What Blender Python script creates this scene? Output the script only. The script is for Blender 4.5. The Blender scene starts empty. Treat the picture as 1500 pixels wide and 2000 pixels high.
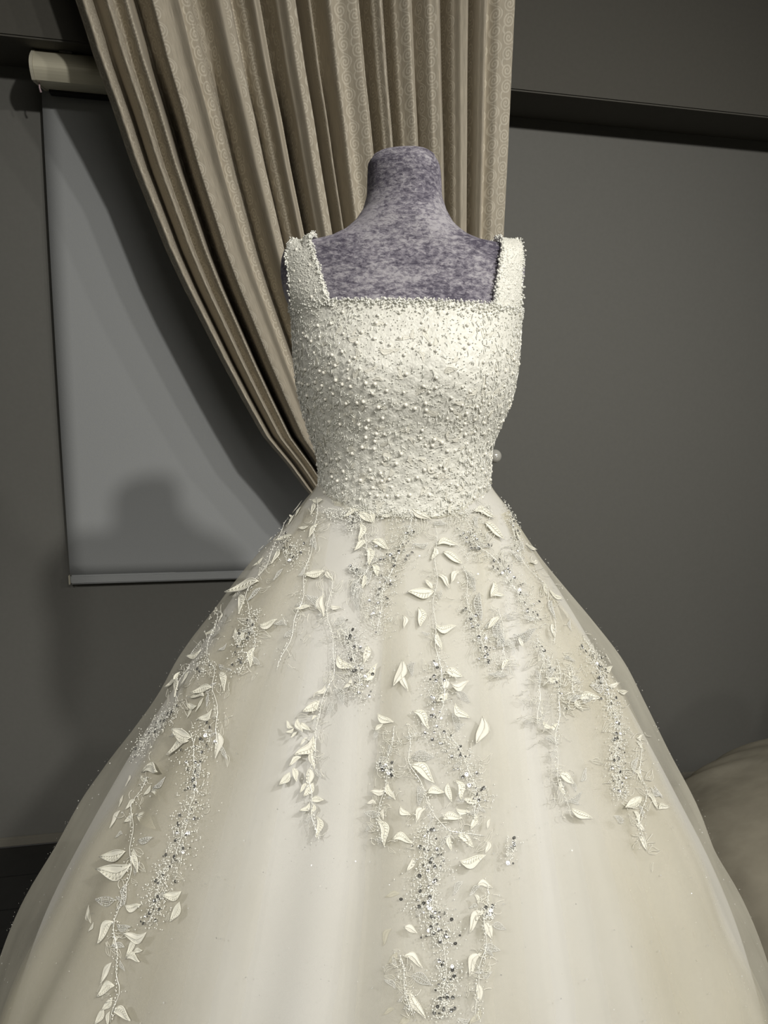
import bpy, bmesh, math, random
import numpy as np
from mathutils import Vector, Matrix
from mathutils.bvhtree import BVHTree

random.seed(7)
rng = np.random.default_rng(7)
S = bpy.context.scene
COL = S.collection
R = math.radians
PI = math.pi

# ------------------------------------------------------------------ camera
YAW, PITCH, ROLL = R(-11.588), R(10.256), R(1.2386)
FPX, CAM_H = 1400.0, 1.42
cam_d = bpy.data.cameras.new('camera')
cam = bpy.data.objects.new('camera', cam_d)
COL.objects.link(cam)
cam.location = (0, 0, CAM_H)
cam.rotation_euler = (Matrix.Rotation(YAW, 3, 'Z') @ Matrix.Rotation(PI / 2 - PITCH, 3, 'X') @ Matrix.Rotation(ROLL, 3, 'Z')).to_euler()
cam_d.sensor_fit = 'VERTICAL'
cam_d.sensor_height = 24.0
cam_d.lens = 24.0 * FPX / 2000.0
cam_d.clip_start = 0.02
S.camera = cam

# ------------------------------------------------------------------ world, lamps, exposure
S.view_settings.view_transform = 'Standard'
S.view_settings.look = 'None'
S.view_settings.gamma = 1.0
S.view_settings.use_curve_mapping = False
S.view_settings.exposure = 0.3
S.cycles.transparent_max_bounces = 32
S.cycles.max_bounces = 10
w = bpy.data.worlds.new('world')
S.world = w
w.use_nodes = True
w.node_tree.nodes['Background'].inputs[0].default_value = (1.0, 0.97, 0.9, 1)
w.node_tree.nodes['Background'].inputs[1].default_value = 0.02


def spot(name, loc, aim, power, radius=0.05, angle=120, blend=1.0, color=(1, 0.968, 0.90)):
    d = bpy.data.lights.new(name, 'SPOT')
    d.energy = power
    d.shadow_soft_size = radius
    d.spot_size = R(angle)
    d.spot_blend = blend
    d.color = color
    o = bpy.data.objects.new(name, d)
    COL.objects.link(o)
    o.location = loc
    o.rotation_euler = (Vector(aim) - Vector(loc)).to_track_quat('-Z', 'Y').to_euler()
    return o


spot('ceiling_spot_right', (0.95, -0.60, 2.62), (0.25, 1.2, 1.1), 90, 0.05)
spot('ceiling_spot_far_right', (1.55, -0.50, 2.62), (0.30, 1.3, 1.1), 37, 0.05)
spot('ceiling_spot_corner', (2.30, -0.40, 2.62), (0.35, 1.4, 1.1), 24, 0.05)
spot('ceiling_spot_left', (-1.15, -0.75, 2.62), (-0.38, 0.72, 0.6), 105, 0.09, 58, 0.9)
d = bpy.data.lights.new('ceiling_fill_light', 'AREA')  # soft overhead fill, added to even out the light on the skirt
d.shape = 'RECTANGLE'
d.size, d.size_y, d.energy, d.color = 1.6, 0.9, 28, (1, 0.96, 0.88)
o = bpy.data.objects.new('ceiling_fill_light', d)
COL.objects.link(o)
o.location = (0.75, -1.0, 2.66)

# ------------------------------------------------------------------ helpers
ROT_L = np.array(Matrix.Rotation(PI / 2 - PITCH, 3, 'X') @ Matrix.Rotation(ROLL, 3, 'Z'))
YAWM = Matrix.Rotation(YAW, 3, 'Z')
CAM_P = np.array([0, 0, CAM_H])


def ray(x, y):
    """direction through a photo pixel, in the frame turned with the camera's heading (x right, y ahead, z up)"""
    v = ROT_L @ np.array([x - 750.0, -(y - 1000.0), -FPX])
    return v / np.linalg.norm(v)


def project(P):
    q = (np.asarray(P) - CAM_P) @ ROT_L
    return 750 + FPX * q[..., 0] / -q[..., 2], 1000 - FPX * q[..., 1] / -q[..., 2]


def wall_pt(x, y, Y):
    v = YAWM @ Vector(ray(x, y))
    return Vector((0, 0, CAM_H)) + v * (Y / v.y)


def new_obj(name, me, parent=None, mat=None):
    o = bpy.data.objects.new(name, me)
    COL.objects.link(o)
    if parent is not None:
        o.parent = parent
    if mat is not None and me is not None and not me.materials:
        me.materials.append(mat)
    return o


def mesh_obj(name, V, F, mat, parent=None, smooth=True):
    me = bpy.data.meshes.new(name)
    me.from_pydata([tuple(v) for v in V], [], F)
    me.update()
    if smooth:
        me.polygons.foreach_set('use_smooth', [True] * len(me.polygons))
    return new_obj(name, me, parent, mat)


def empty(name, loc, rz=0.0):
    o = bpy.data.objects.new(name, None)
    COL.objects.link(o)
    o.location = loc
    o.rotation_euler = (0, 0, rz)
    o.empty_display_size = 0.1
    return o


def tag(o, label=None, cat=None, group=None, kind=None):
    for k, v in (('label', label), ('category', cat), ('group', group), ('kind', kind)):
        if v:
            o[k] = v
    return o


def box_mesh(name, x0, x1, y0, y1, z0, z1, bevel=0.0):
    bm = bmesh.new()
    bmesh.ops.create_cube(bm, size=1)
    for v in bm.verts:
        v.co = Vector((x0 + (v.co.x + .5) * (x1 - x0), y0 + (v.co.y + .5) * (y1 - y0), z0 + (v.co.z + .5) * (z1 - z0)))
    if bevel:
        bmesh.ops.bevel(bm, geom=bm.edges[:], offset=bevel, segments=2, affect='EDGES')
    me = bpy.data.meshes.new(name)
    bm.to_mesh(me)
    bm.free()
    return me


def grid_faces(nu, nv, wrap=False):
    F = []
    for j in range(nv - 1):
        for i in range(nu if wrap else nu - 1):
            i2 = (i + 1) % nu
            F.append((j * nu + i, j * nu + i2, (j + 1) * nu + i2, (j + 1) * nu + i))
    return F


def tube(path, r, n=6, closed=False):
    """vertices and faces of a tube; r is a number or one per point"""
    P = [Vector(p) for p in path]
    m = len(P)
    rr = r if hasattr(r, '__len__') else [r] * m
    V, F = [], []
    for i, p in enumerate(P):
        t = (P[min(i + 1, m - 1)] - P[max(i - 1, 0)]).normalized()
        a = t.orthogonal().normalized() if abs(t.z) > .95 else t.cross(Vector((0, 0, 1))).normalized()
        b = t.cross(a)
        for k in range(n):
            an = 2 * PI * k / n
            V.append(p + (a * math.cos(an) + b * math.sin(an)) * rr[i])
    for i in range(m - 1):
        for k in range(n):
            F.append((i * n + k, i * n + (k + 1) % n, (i + 1) * n + (k + 1) % n, (i + 1) * n + k))
    F.append(tuple(range(n - 1, -1, -1)))
    F.append(tuple((m - 1) * n + k for k in range(n)))
    return V, F


def lathe(profile, n=32):
    V, F = [], []
    for (r_, z) in profile:
        for k in range(n):
            a = 2 * PI * k / n
            V.append((r_ * math.cos(a), r_ * math.sin(a), z))
    F = grid_faces(n, len(profile), True)
    return V, F


class Heap:
    """collects many small shapes as one mesh"""
    def __init__(s):
        s.V, s.F = [], []

    def add(s, V, F):
        o = len(s.V)
        s.V += [tuple(v) for v in V]
        s.F += [tuple(i + o for i in f) for f in F]


# ------------------------------------------------------------------ materials
def mat(name):
    m = bpy.data.materials.new(name)
    m.use_nodes = True
    nt = m.node_tree
    return m, nt, nt.nodes['Principled BSDF'], nt.nodes['Material Output']


def N(nt, t, **kw):
    n = nt.nodes.new(t)
    for k, v in kw.items():
        if k.startswith('i_'):
            key = k[2:]
            n.inputs[int(key) if key.isdigit() else key.replace('_', ' ')].default_value = v
        else:
            setattr(n, k, v)
    return n


def plain(name, col, rough=.5, metal=0.0, noise=0.0, nscale=200, bump=0.0, coat=0.0, sheen=0.0):
    m, nt, b, out = mat(name)
    b.inputs['Base Color'].default_value = (*col, 1)
    b.inputs['Roughness'].default_value = rough
    b.inputs['Metallic'].default_value = metal
    b.inputs['Coat Weight'].default_value = coat
    b.inputs['Sheen Weight'].default_value = sheen
    if noise or bump:
        tc = N(nt, 'ShaderNodeTexCoord')
        nz = N(nt, 'ShaderNodeTexNoise', i_Scale=nscale, i_Detail=4.0)
        nt.links.new(tc.outputs['Object'], nz.inputs['Vector'])
        if noise:
            cr = N(nt, 'ShaderNodeMix', data_type='RGBA')
            cr.inputs[6].default_value = (*[c * (1 - noise) for c in col], 1)
            cr.inputs[7].default_value = (*[min(1, c * (1 + noise)) for c in col], 1)
            nt.links.new(nz.outputs['Fac'], cr.inputs[0])
            nt.links.new(cr.outputs[2], b.inputs['Base Color'])
        if bump:
            bp = N(nt, 'ShaderNodeBump', i_Strength=bump, i_Distance=.002)
            nt.links.new(nz.outputs['Fac'], bp.inputs['Height'])
            nt.links.new(bp.outputs[0], b.inputs['Normal'])
    return m


M_WALL = plain('grey_wall_paint', (.168, .167, .154), .75, noise=.06, nscale=90, bump=.12)
M_BEAM = plain('beam_paint', (.085, .081, .069), .8, noise=.08, nscale=90, bump=.12)
M_CEIL = plain('ceiling_paint', (.16, .155, .14), .9)
M_TRIM = plain('baseboard_grey', (.20, .19, .16), .6)
M_FLOOR = plain('black_laminate', (.017, .017, .016), .45, noise=.3, nscale=30)
M_BLIND = plain('grey_blind_fabric', (.40, .415, .425), .85, noise=.05, nscale=500, bump=.15)
M_ALU = plain('champagne_aluminium', (.80, .76, .60), .45, .25)
M_ENDCAP = plain('ivory_plastic', (.62, .59, .48), .45)
M_PINK = plain('pale_pink_cord', (.55, .42, .45), .5)
M_DARK = plain('shade_and_joint_black', (.02, .02, .02), .8)  # black under the floor joints, also shade painted into the blind's opening
M_CHROME = plain('silver_pearl_ball', (.74, .73, .67), .12, .2, coat=1.0)
M_STEEL = plain('brushed_steel', (.35, .35, .34), .35, 1.0)
M_LINING = plain('white_satin_lining', (.605, .603, .595), .6, sheen=.5)
M_LEAF = plain('cream_satin_stitch', (.85, .835, .73), .55, noise=.05, nscale=900, bump=.35, sheen=.3)
M_LEAF_B = plain('silver_beaded_stitch', (.82, .82, .78), .3, .08, noise=.15, nscale=1200, bump=.5)
M_LEAF_O = plain('ivory_net_stitch', (.78, .765, .68), .7, noise=.06, nscale=900, bump=.3)
M_PEARL = plain('pearl_lustre', (.86, .84, .76), .18, 0, coat=.8)
M_BEAD = plain('clear_glass_bead', (.88, .88, .82), .18, .08, coat=.5)
M_SEQ = plain('silver_sequin', (.60, .60, .585), .2, .92)
M_GLIT = plain('glitter_flake', (.95, .95, .90), .15, .5)


def tulle_mat(name, col, lo, hi):
    """net fabric: part see-through, denser where it is seen edge on"""
    m, nt, b, out = mat(name)
    nt.nodes.remove(b)
    tr = N(nt, 'ShaderNodeBsdfTransparent')
    df = N(nt, 'ShaderNodeBsdfDiffuse', i_Color=(*col, 1))
    tl = N(nt, 'ShaderNodeBsdfTranslucent', i_Color=(*col, 1))
    mx = N(nt, 'ShaderNodeMixShader', i_0=.3)
    nt.links.new(df.outputs[0], mx.inputs[1])
    nt.links.new(tl.outputs[0], mx.inputs[2])
    lw = N(nt, 'ShaderNodeLayerWeight', i_Blend=.35)
    tc = N(nt, 'ShaderNodeTexCoord')
    nz = N(nt, 'ShaderNodeTexNoise', i_Scale=14.0, i_Detail=3.0)
    mp = N(nt, 'ShaderNodeMapping')
    mp.inputs['Scale'].default_value = (1, 1, .12)
    nt.links.new(tc.outputs['Object'], mp.inputs[0])
    nt.links.new(mp.outputs[0], nz.inputs['Vector'])
    rg = N(nt, 'ShaderNodeMapRange', i_1=0.0, i_2=1.0, i_3=lo, i_4=hi)
    nt.links.new(lw.outputs['Facing'], rg.inputs[0])
    ml = N(nt, 'ShaderNodeMapRange', i_1=.3, i_2=.7, i_3=.8, i_4=1.2)
    nt.links.new(nz.outputs['Fac'], ml.inputs[0])
    mu = N(nt, 'ShaderNodeMath', operation='MULTIPLY', use_clamp=True)
    nt.links.new(rg.outputs[0], mu.inputs[0])
    nt.links.new(ml.outputs[0], mu.inputs[1])
    fin = N(nt, 'ShaderNodeMixShader')
    nt.links.new(mu.outputs[0], fin.inputs[0])
    nt.links.new(tr.outputs[0], fin.inputs[1])
    nt.links.new(mx.outputs[0], fin.inputs[2])
    nt.links.new(fin.outputs[0], out.inputs[0])
    return m


M_TULLE = tulle_mat('ivory_tulle', (.71, .685, .585), .20, .52)
M_TULLE2 = tulle_mat('ivory_tulle_panel', (.69, .668, .57), .22, .50)
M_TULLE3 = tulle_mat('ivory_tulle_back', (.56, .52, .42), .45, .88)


def velvet():
    m, nt, b, out = mat('crushed_velvet')
    tc = N(nt, 'ShaderNodeTexCoord')
    mp = N(nt, 'ShaderNodeMapping')
    mp.inputs['Scale'].default_value = (1, 1, 2.0)
    nt.links.new(tc.outputs['Object'], mp.inputs[0])
    n0 = N(nt, 'ShaderNodeTexNoise', i_Scale=11.0, i_Detail=3.0)
    nt.links.new(mp.outputs[0], n0.inputs['Vector'])
    n1 = N(nt, 'ShaderNodeTexNoise', i_Scale=125.0, i_Detail=8.0, i_Roughness=.72, i_Distortion=.35)
    nt.links.new(mp.outputs[0], n1.inputs['Vector'])
    ad = N(nt, 'ShaderNodeMath', operation='MULTIPLY_ADD', i_1=.5)
    nt.links.new(n0.outputs['Fac'], ad.inputs[0])
    nt.links.new(n1.outputs['Fac'], ad.inputs[2])
    cr = N(nt, 'ShaderNodeValToRGB')
    e = cr.color_ramp.elements
    e[0].position, e[0].color = .63, (.070, .061, .092, 1)
    e[1].position, e[1].color = .88, (.45, .43, .465, 1)
    x = e.new(.74)
    x.color = (.205, .19, .232, 1)
    nt.links.new(ad.outputs[0], cr.inputs[0])
    nt.links.new(cr.outputs[0], b.inputs['Base Color'])
    b.inputs['Roughness'].default_value = .7
    b.inputs['Sheen Weight'].default_value = .35
    b.inputs['Sheen Roughness'].default_value = .35
    b.inputs['Sheen Tint'].default_value = (.85, .8, .95, 1)
    bp = N(nt, 'ShaderNodeBump', i_Strength=.7, i_Distance=.004)
    nt.links.new(n1.outputs['Fac'], bp.inputs['Height'])
    nt.links.new(bp.outputs[0], b.inputs['Normal'])
    return m


M_VELVET = velvet()


def lace_mat():
    m, nt, b, out = mat('beaded_lace')
    tc = N(nt, 'ShaderNodeTexCoord')
    n1 = N(nt, 'ShaderNodeTexNoise', i_Scale=120.0, i_Detail=6.0, i_Roughness=.7, i_Distortion=1.2)
    vo = N(nt, 'ShaderNodeTexVoronoi', i_Scale=190.0, feature='DISTANCE_TO_EDGE')
    nt.links.new(tc.outputs['Object'], n1.inputs['Vector'])
    nt.links.new(tc.outputs['Object'], vo.inputs['Vector'])
    cr = N(nt, 'ShaderNodeValToRGB')
    e = cr.color_ramp.elements
    e[0].position, e[0].color = .35, (.66, .655, .59, 1)
    e[1].position, e[1].color = .65, (.83, .825, .76, 1)
    nt.links.new(n1.outputs['Fac'], cr.inputs[0])
    nt.links.new(cr.outputs[0], b.inputs['Base Color'])
    ad = N(nt, 'ShaderNodeMath', operation='MULTIPLY_ADD', i_1=.8)
    nt.links.new(vo.outputs['Distance'], ad.inputs[0])
    nt.links.new(n1.outputs['Fac'], ad.inputs[2])
    bp = N(nt, 'ShaderNodeBump', i_Strength=.45, i_Distance=.003)
    nt.links.new(ad.outputs[0], bp.inputs['Height'])
    nt.links.new(bp.outputs[0], b.inputs['Normal'])
    b.inputs['Roughness'].default_value = .45
    return m


M_LACE = lace_mat()


def curtain_mat():
    m, nt, b, out = mat('scroll_damask')
    uv = N(nt, 'ShaderNodeUVMap')
    sp = N(nt, 'ShaderNodeSeparateXYZ')
    nt.links.new(uv.outputs[0], sp.inputs[0])

    def mth(op, a, c=None, d=None):
        n = N(nt, 'ShaderNodeMath', operation=op)
        for i, v in enumerate((a, c, d)):
            if v is None:
                continue
            if isinstance(v, (int, float)):
                n.inputs[i].default_value = v
            else:
                nt.links.new(v, n.inputs[i])
        return n.outputs[0]
    cell = .037
    u = mth('DIVIDE', sp.outputs[0], cell)
    v0 = mth('DIVIDE', sp.outputs[1], cell)
    col = mth('FLOOR', u)
    par = mth('MODULO', mth('ABSOLUTE', col), 2.0)
    v = mth('MULTIPLY_ADD', par, .5, v0)
    row = mth('FLOOR', v)
    rp = mth('MODULO', mth('ABSOLUTE', row), 2.0)
    sgn = mth('MULTIPLY_ADD', mth('ABSOLUTE', mth('SUBTRACT', rp, par)), 2.0, -1.0)
    a = mth('SUBTRACT', mth('FRACT', u), .5)
    c = mth('SUBTRACT', mth('FRACT', v), .5)
    rr = mth('SQRT', mth('ADD', mth('MULTIPLY', a, a), mth('MULTIPLY', c, c)))
    th = mth('MULTIPLY', mth('ARCTAN2', c, a), sgn)
    ph = mth('SINE', mth('MULTIPLY_ADD', rr, 2 * PI / .215, th))
    spir = mth('MULTIPLY', N_smooth(nt, ph, -.15, .45), N_smooth(nt, rr, .5, .4))
    # winding stems between the scrolls
    st = mth('SINE', mth('MULTIPLY', v0, PI))
    dist = mth('ABSOLUTE', mth('SUBTRACT', a, mth('MULTIPLY', st, .45)))
    stem = mth('MULTIPLY', N_smooth(nt, dist, .09, .05), N_smooth(nt, rr, .36, .44))
    band = N_smooth(nt, mth('SINE', mth('MULTIPLY', u, 2 * PI / 5.0)), -.75, -.45)
    pat = mth('MULTIPLY', mth('MAXIMUM', spir, stem), band)
    # woven stripe
    wv = N(nt, 'ShaderNodeTexNoise', i_Scale=1.0, i_Detail=3.0)
    mp = N(nt, 'ShaderNodeMapping')
    mp.inputs['Scale'].default_value = (900, 25, 1)
    nt.links.new(uv.outputs[0], mp.inputs[0])
    nt.links.new(mp.outputs[0], wv.inputs['Vector'])
    mix = N(nt, 'ShaderNodeMix', data_type='RGBA')
    mix.inputs[6].default_value = (.50, .445, .35, 1)
    mix.inputs[7].default_value = (.66, .605, .495, 1)
    nt.links.new(pat, mix.inputs[0])
    mul = N(nt, 'ShaderNodeMix', data_type='RGBA', blend_type='MULTIPLY')
    mul.inputs[0].default_value = .55
    rmp = N(nt, 'ShaderNodeMapRange', i_1=.3, i_2=.7, i_3=.45, i_4=1.2)
    nt.links.new(wv.outputs['Fac'], rmp.inputs[0])
    nt.links.new(mix.outputs[2], mul.inputs[6])
    nt.links.new(rmp.outputs[0], mul.inputs[7])
    nt.links.new(mul.outputs[2], b.inputs['Base Color'])
    b.inputs['Roughness'].default_value = .75
    b.inputs['Sheen Weight'].default_value = .15
    bp = N(nt, 'ShaderNodeBump', i_Strength=.25, i_Distance=.001)
    nt.links.new(pat, bp.inputs['Height'])
    nt.links.new(bp.outputs[0], b.inputs['Normal'])
    return m


def N_smooth(nt, src, lo, hi):
    n = N(nt, 'ShaderNodeMapRange', interpolation_type='SMOOTHSTEP', i_1=lo, i_2=hi, i_3=0.0, i_4=1.0)
    if lo > hi:
        n.inputs[1].default_value, n.inputs[2].default_value = hi, lo
        n.inputs[3].default_value, n.inputs[4].default_value = 1.0, 0.0
    nt.links.new(src, n.inputs[0])
    return n.outputs[0]


M_CURTAIN = curtain_mat()

# ------------------------------------------------------------------ room
WY, CEIL = 2.163, 2.72
X0, X1, Y0 = -1.9, 3.2, -2.4


def struct(name, x0, x1, y0, y1, z0, z1, m, bevel=0.0):
    o = new_obj(name, box_mesh(name, x0, x1, y0, y1, z0, z1, bevel), None, m)
    o['kind'] = 'structure'
    return o


struct('wall_back', X0, X1, WY, WY + .12, 0, CEIL, M_WALL)
struct('wall_left', X0 - .12, X0, Y0, WY + .12, 0, CEIL, M_WALL)
struct('wall_right', X1, X1 + .12, Y0, WY + .12, 0, CEIL, M_WALL)
struct('wall_front', X0, X1, Y0 - .12, Y0, 0, CEIL, M_WALL)
struct('ceiling', X0, X1, Y0, WY, CEIL, CEIL + .1, M_CEIL)
struct('trim_1', X0, X1, 1.978, WY, 2.195, CEIL, M_BEAM, .004)      # boxed beam along the top of the back wall
struct('baseboard_back', X0, X1, WY - .012, WY, .0, .028, M_TRIM, .003)
fl = struct('floor', X0, X1, Y0, WY, -.06, -.012, M_DARK)
# black laminate boards parallel to the back wall
bw, gap = .140, .0022
yb = WY - .012
k = 0
plank_me = box_mesh('plank', -.64, .64, -bw / 2 + gap / 2, bw / 2 - gap / 2, -.012, 0, .0012)
plank_me.materials.append(M_FLOOR)
while yb > Y0 + bw:
    off = (.62 + k * .47) % 1.28
    x = X0 + off - .64
    while x - .64 < X1:
        a, b_ = max(x - .64, X0), min(x + .64, X1)
        if b_ - a > .05:
            o = new_obj('plank', plank_me, fl)
            o.location = ((a + b_) / 2, yb - bw / 2, 0)
            o.scale = ((b_ - a - gap) / 1.28, 1, 1)
        x += 1.28
    yb -= bw
    k += 1

# ------------------------------------------------------------------ roller blind
rb = empty('roller_blind', (0, 2.09, .85))
tag(rb, 'grey fabric roller blind with champagne metal cassette hung beside the curtain', 'blind')
bl0, bl1 = -.475, .55       # left and right edges of the cassette
cy = 2.07
prof = [(2.155, 2.192)]
for i in range(13):
    t = i / 12
    prof.append((2.036 - .032 * math.sin(PI * t * .9) - .008 * t, 2.192 - .072 * t))
prof += [(2.036, 2.121), (2.155, 2.141)]
V, F = [], []
n = len(prof)
for x in (bl0 + .008, bl1):
    V += [(x, p[0] - 2.09, p[1] - .85) for p in prof]
F = [(i, (i + 1) % n, n + (i + 1) % n, n + i) for i in range(n)] + [tuple(range(n - 1, -1, -1)), tuple(range(n, 2 * n))]
mesh_obj('cassette', V, F, M_ALU, rb, False)
V = []
for x in (bl0, bl0 + .0075):
    V += [(x, (p[0] - cy) * 1.02 + cy - 2.09, (p[1] - 2.157) * 1.03 + 2.157 - .85) for p in prof]
F = [(i, (i + 1) % n, n + (i + 1) % n, n + i) for i in range(n)] + [tuple(range(n - 1, -1, -1)), tuple(range(n, 2 * n))]
tag(mesh_obj('end_cap', V, F, M_ENDCAP, rb, False), 'ivory plastic end cap')
br = new_obj('bracket', box_mesh('bracket', -.412, -.382, -.064, .02, 2.190 - .85, 2.1955 - .85, .001), rb, M_STEEL)
new_obj('slot_shade', box_mesh('slot_shade', bl0 + .016, bl1 - .01, .025, .064, 2.128 - .85, 2.1415 - .85), rb, M_DARK)  # black box in the opening: the shade under the cassette as colour
V, F = tube([(bl0 + .012, -.052, 2.124 - .85), (bl0 + .0115, -.052, 2.11 - .85), (bl0 + .014, -.050, 2.100 - .85)], [.0018, .0018, .0026], 8)
tag(mesh_obj('chain_stub', V, F, M_PINK, rb), 'short pale pink chain end')
# fabric: hangs with a faint bow
zt, zb_, fx0, fx1 = 2.142, .852, -.4825, .53
nu, nv = 24, 40
V = []
for j in range(nv):
    t = j / (nv - 1)
    z = zt + (zb_ - zt) * t
    for i in range(nu):
        s = i / (nu - 1)
        x = fx0 + (fx1 - fx0) * s - .003 * math.sin(t * PI) * (1 - s)
        V.append((x, .052 + .003 * math.sin(t * 5) * math.sin(s * 3), z - .85))
nf = len(V)
F = grid_faces(nu, nv)
o = mesh_obj('fabric_sheet', V, F, M_BLIND, rb)
sol = o.modifiers.new('thickness', 'SOLIDIFY')
sol.thickness = .0008
new_obj('bottom_bar', box_mesh('bottom_bar', fx0 + .001, fx1, .045, .060, zb_ - .85 - .026, zb_ - .85 + .001, .004), rb, M_BLIND)
tag(new_obj('bar_cap', box_mesh('bar_cap', fx0 - .003, fx0 + .001, .044, .061, zb_ - .85 - .0265, zb_ - .85 + .0015, .0012), rb, M_ENDCAP), 'ivory plastic end of the bottom bar')

# ------------------------------------------------------------------ curtain
CY = 1.86
ct = empty('curtain', (.3, CY, 0))
tag(ct, 'taupe scroll patterned curtain swept behind the wedding dress and tied back', 'curtain')
Lp = [(-260, 58), (0, 147), (99, 180), (201, 220), (300, 255), (476, 323), (550, 356), (705, 432), (778, 470), (857, 513), (913, 559), (969, 599), (1010, 640), (1060, 700), (1120, 790)]
Rp = [(-260, 1011), (0, 999), (300, 985), (470, 976), (900, 953), (1000, 947), (1120, 940)]
Lw = [wall_pt(x, y, CY) for y, x in Lp]
Rw = [wall_pt(x, y, CY) for y, x in Rp]
Lz = np.array([p.z for p in Lw])[::-1]; Lx = np.array([p.x for p in Lw])[::-1]
Rz = np.array([p.z for p in Rw])[::-1]; Rx = np.array([p.x for p in Rw])[::-1]
TIE = 1.0
# pleats: (place across the curtain, 0 = ridge .. 1 = deep valley)
PX = [(147, .35), (162, 0), (187, .62), (205, .05), (221, .55), (240, .1), (257, .6), (265, 1.0), (273, .75), (288, .02), (318, .1), (336, .0), (339, .28), (352, .3), (379, .62), (412, .0), (430, .12), (446, .62), (462, .5), (478, .02), (492, .25), (500, .92), (515, .9), (525, .3), (540, .0), (558, .1), (567, .95), (572, .9), (584, .02), (604, .68), (624, .1), (642, .22), (673, .0), (684, .2), (692, .9), (702, .88), (712, .25), (722, .0), (732, .2), (737, .95), (747, .93), (757, .3), (778, .0), (788, .15), (797, .66), (823, .1), (838, .0), (849, .22), (855, 1.0), (867, .98), (876, .3), (886, .05), (898, .0), (908, .25), (913, 1.0), (922, .98), (929, .2), (936, .05), (949, .34), (966, .1), (999, .05)]
gk = np.array([(x - 147) / 852.0 for x, _ in PX])
dk = np.array([d_ if d_ < .6 else d_ * (1.3 if x_ < 450 else 1.55) for x_, d_ in PX])
NUc, NVc = 520, 150
g = np.linspace(0, 1, NUc)


def smooth_interp(x, xp, yp):
    i = np.clip(np.searchsorted(xp, x) - 1, 0, len(xp) - 2)
    t = (x - xp[i]) / (xp[i + 1] - xp[i])
    t = np.clip(t, 0, 1)
    t = t * t * (3 - 2 * t)
    return yp[i] * (1 - t) + yp[i + 1] * t


dep = smooth_interp(g, gk, dk)


def pull_of(z, g):
    return .085 * np.clip((2.17 - z) / .25, 0, 1) * np.clip(1 - g / .45, 0, 1) * np.clip((z - .92) / .15, 0, 1)


zz = np.concatenate([np.linspace(2.70, TIE, 115), np.linspace(TIE - .02, .015, 35)])
V = np.zeros((NVc, NUc, 3))
UVs = np.zeros((NVc, NUc, 2))
arc = np.concatenate([[0], np.cumsum(np.hypot(np.diff(g) * 1.12, np.diff(np.minimum(dep, 1)) * .085))])
for j, z in enumerate(zz):
    if z >= TIE:
        L_ = np.interp(z, Lz, Lx); R_ = np.interp(z, Rz, Rx)
        if z > Lz[-1]:
            L_ = Lx[-1] + (z - Lz[-1]) * (Lx[-1] - Lx[-2]) / (Lz[-1] - Lz[-2])
        amp = .085 * np.interp(z, [TIE, 1.15, 1.5, 2.1], [.5, .7, .9, 1.0])
        gg = g
        yofs = 0
    else:
        t = min(1, (TIE - z) / .25)
        Lt = np.interp(TIE, Lz, Lx); R_ = np.interp(TIE, Rz, Rx)
        L_ = Lt + (R_ - .30 - Lt) * t
        amp = .085 * (.5 + .25 * t)
        gg = g
        yofs = 0
    sag = .006 * np.sin(g * 37 + z * 3.1) + .004 * np.sin(g * 61 - z * 4.7)
    skew = (.010 * (1 - np.minimum(dep, 1)) - .008) * np.interp(z, [TIE, 1.15, 1.6], [.3, .5, 1]) * np.clip(np.minimum(g, 1 - g) / .03, 0, 1)
    V[j, :, 0] = (L_ + gg * (R_ - L_)) * (1 + (pull_of(z, g)) / CY) - .3 + skew
    pull = pull_of(z, g)   # the slanting folds lie nearer the blind
    deeper = np.clip((dep - .7) / .3, 0, 1) * .085 * float(np.clip((2.17 - z) / .15, 0, 1)) * float(np.interp(z, [TIE, 1.2], [0, 1]))
    V[j, :, 1] = -.03 + deeper + dep * amp + sag * .5 + pull
    V[j, :, 2] = z
    # the left folds slant, so the cloth runs along them
    UVs[j, :, 0] = arc
    UVs[j, :, 1] = z * np.interp(g, [0, .5, 1], [1.12, 1.04, 1.0])
F = grid_faces(NUc, NVc)
o = mesh_obj('curtain_panel', V.reshape(-1, 3), F, M_CURTAIN, ct)
me = o.data
uvl = me.uv_layers.new(name='UVMap')
li = np.zeros(len(me.loops), dtype=np.int32)
me.loops.foreach_get('vertex_index', li)
uvl.data.foreach_set('uv', UVs.reshape(-1, 2)[li].astype(np.float32).ravel())
# tieback band from the wall knob round the gathered cloth
tb = []
xl = float(np.interp(TIE, Lz, Lx)) - .3
xr = float(np.interp(TIE, Rz, Rx)) - .3
for i in range(40):
    a = 2 * PI * i / 39
    tb.append(((xl + xr) / 2 + (xr - xl) / 2 * 1.1 * math.cos(a), .0 + .055 * math.sin(a), TIE + .02 + .06 * math.cos(a)))
V, F = [], []
for p in tb:
    for dz, dr in ((-.03, 0), (-.012, .004), (.012, .004), (.03, 0)):
        V.append((p[0], p[1] + math.copysign(dr, p[1]), p[2] + dz))
F = grid_faces(4, 40)
mesh_obj('tieback_band', V, F, M_CURTAIN, ct)

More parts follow.
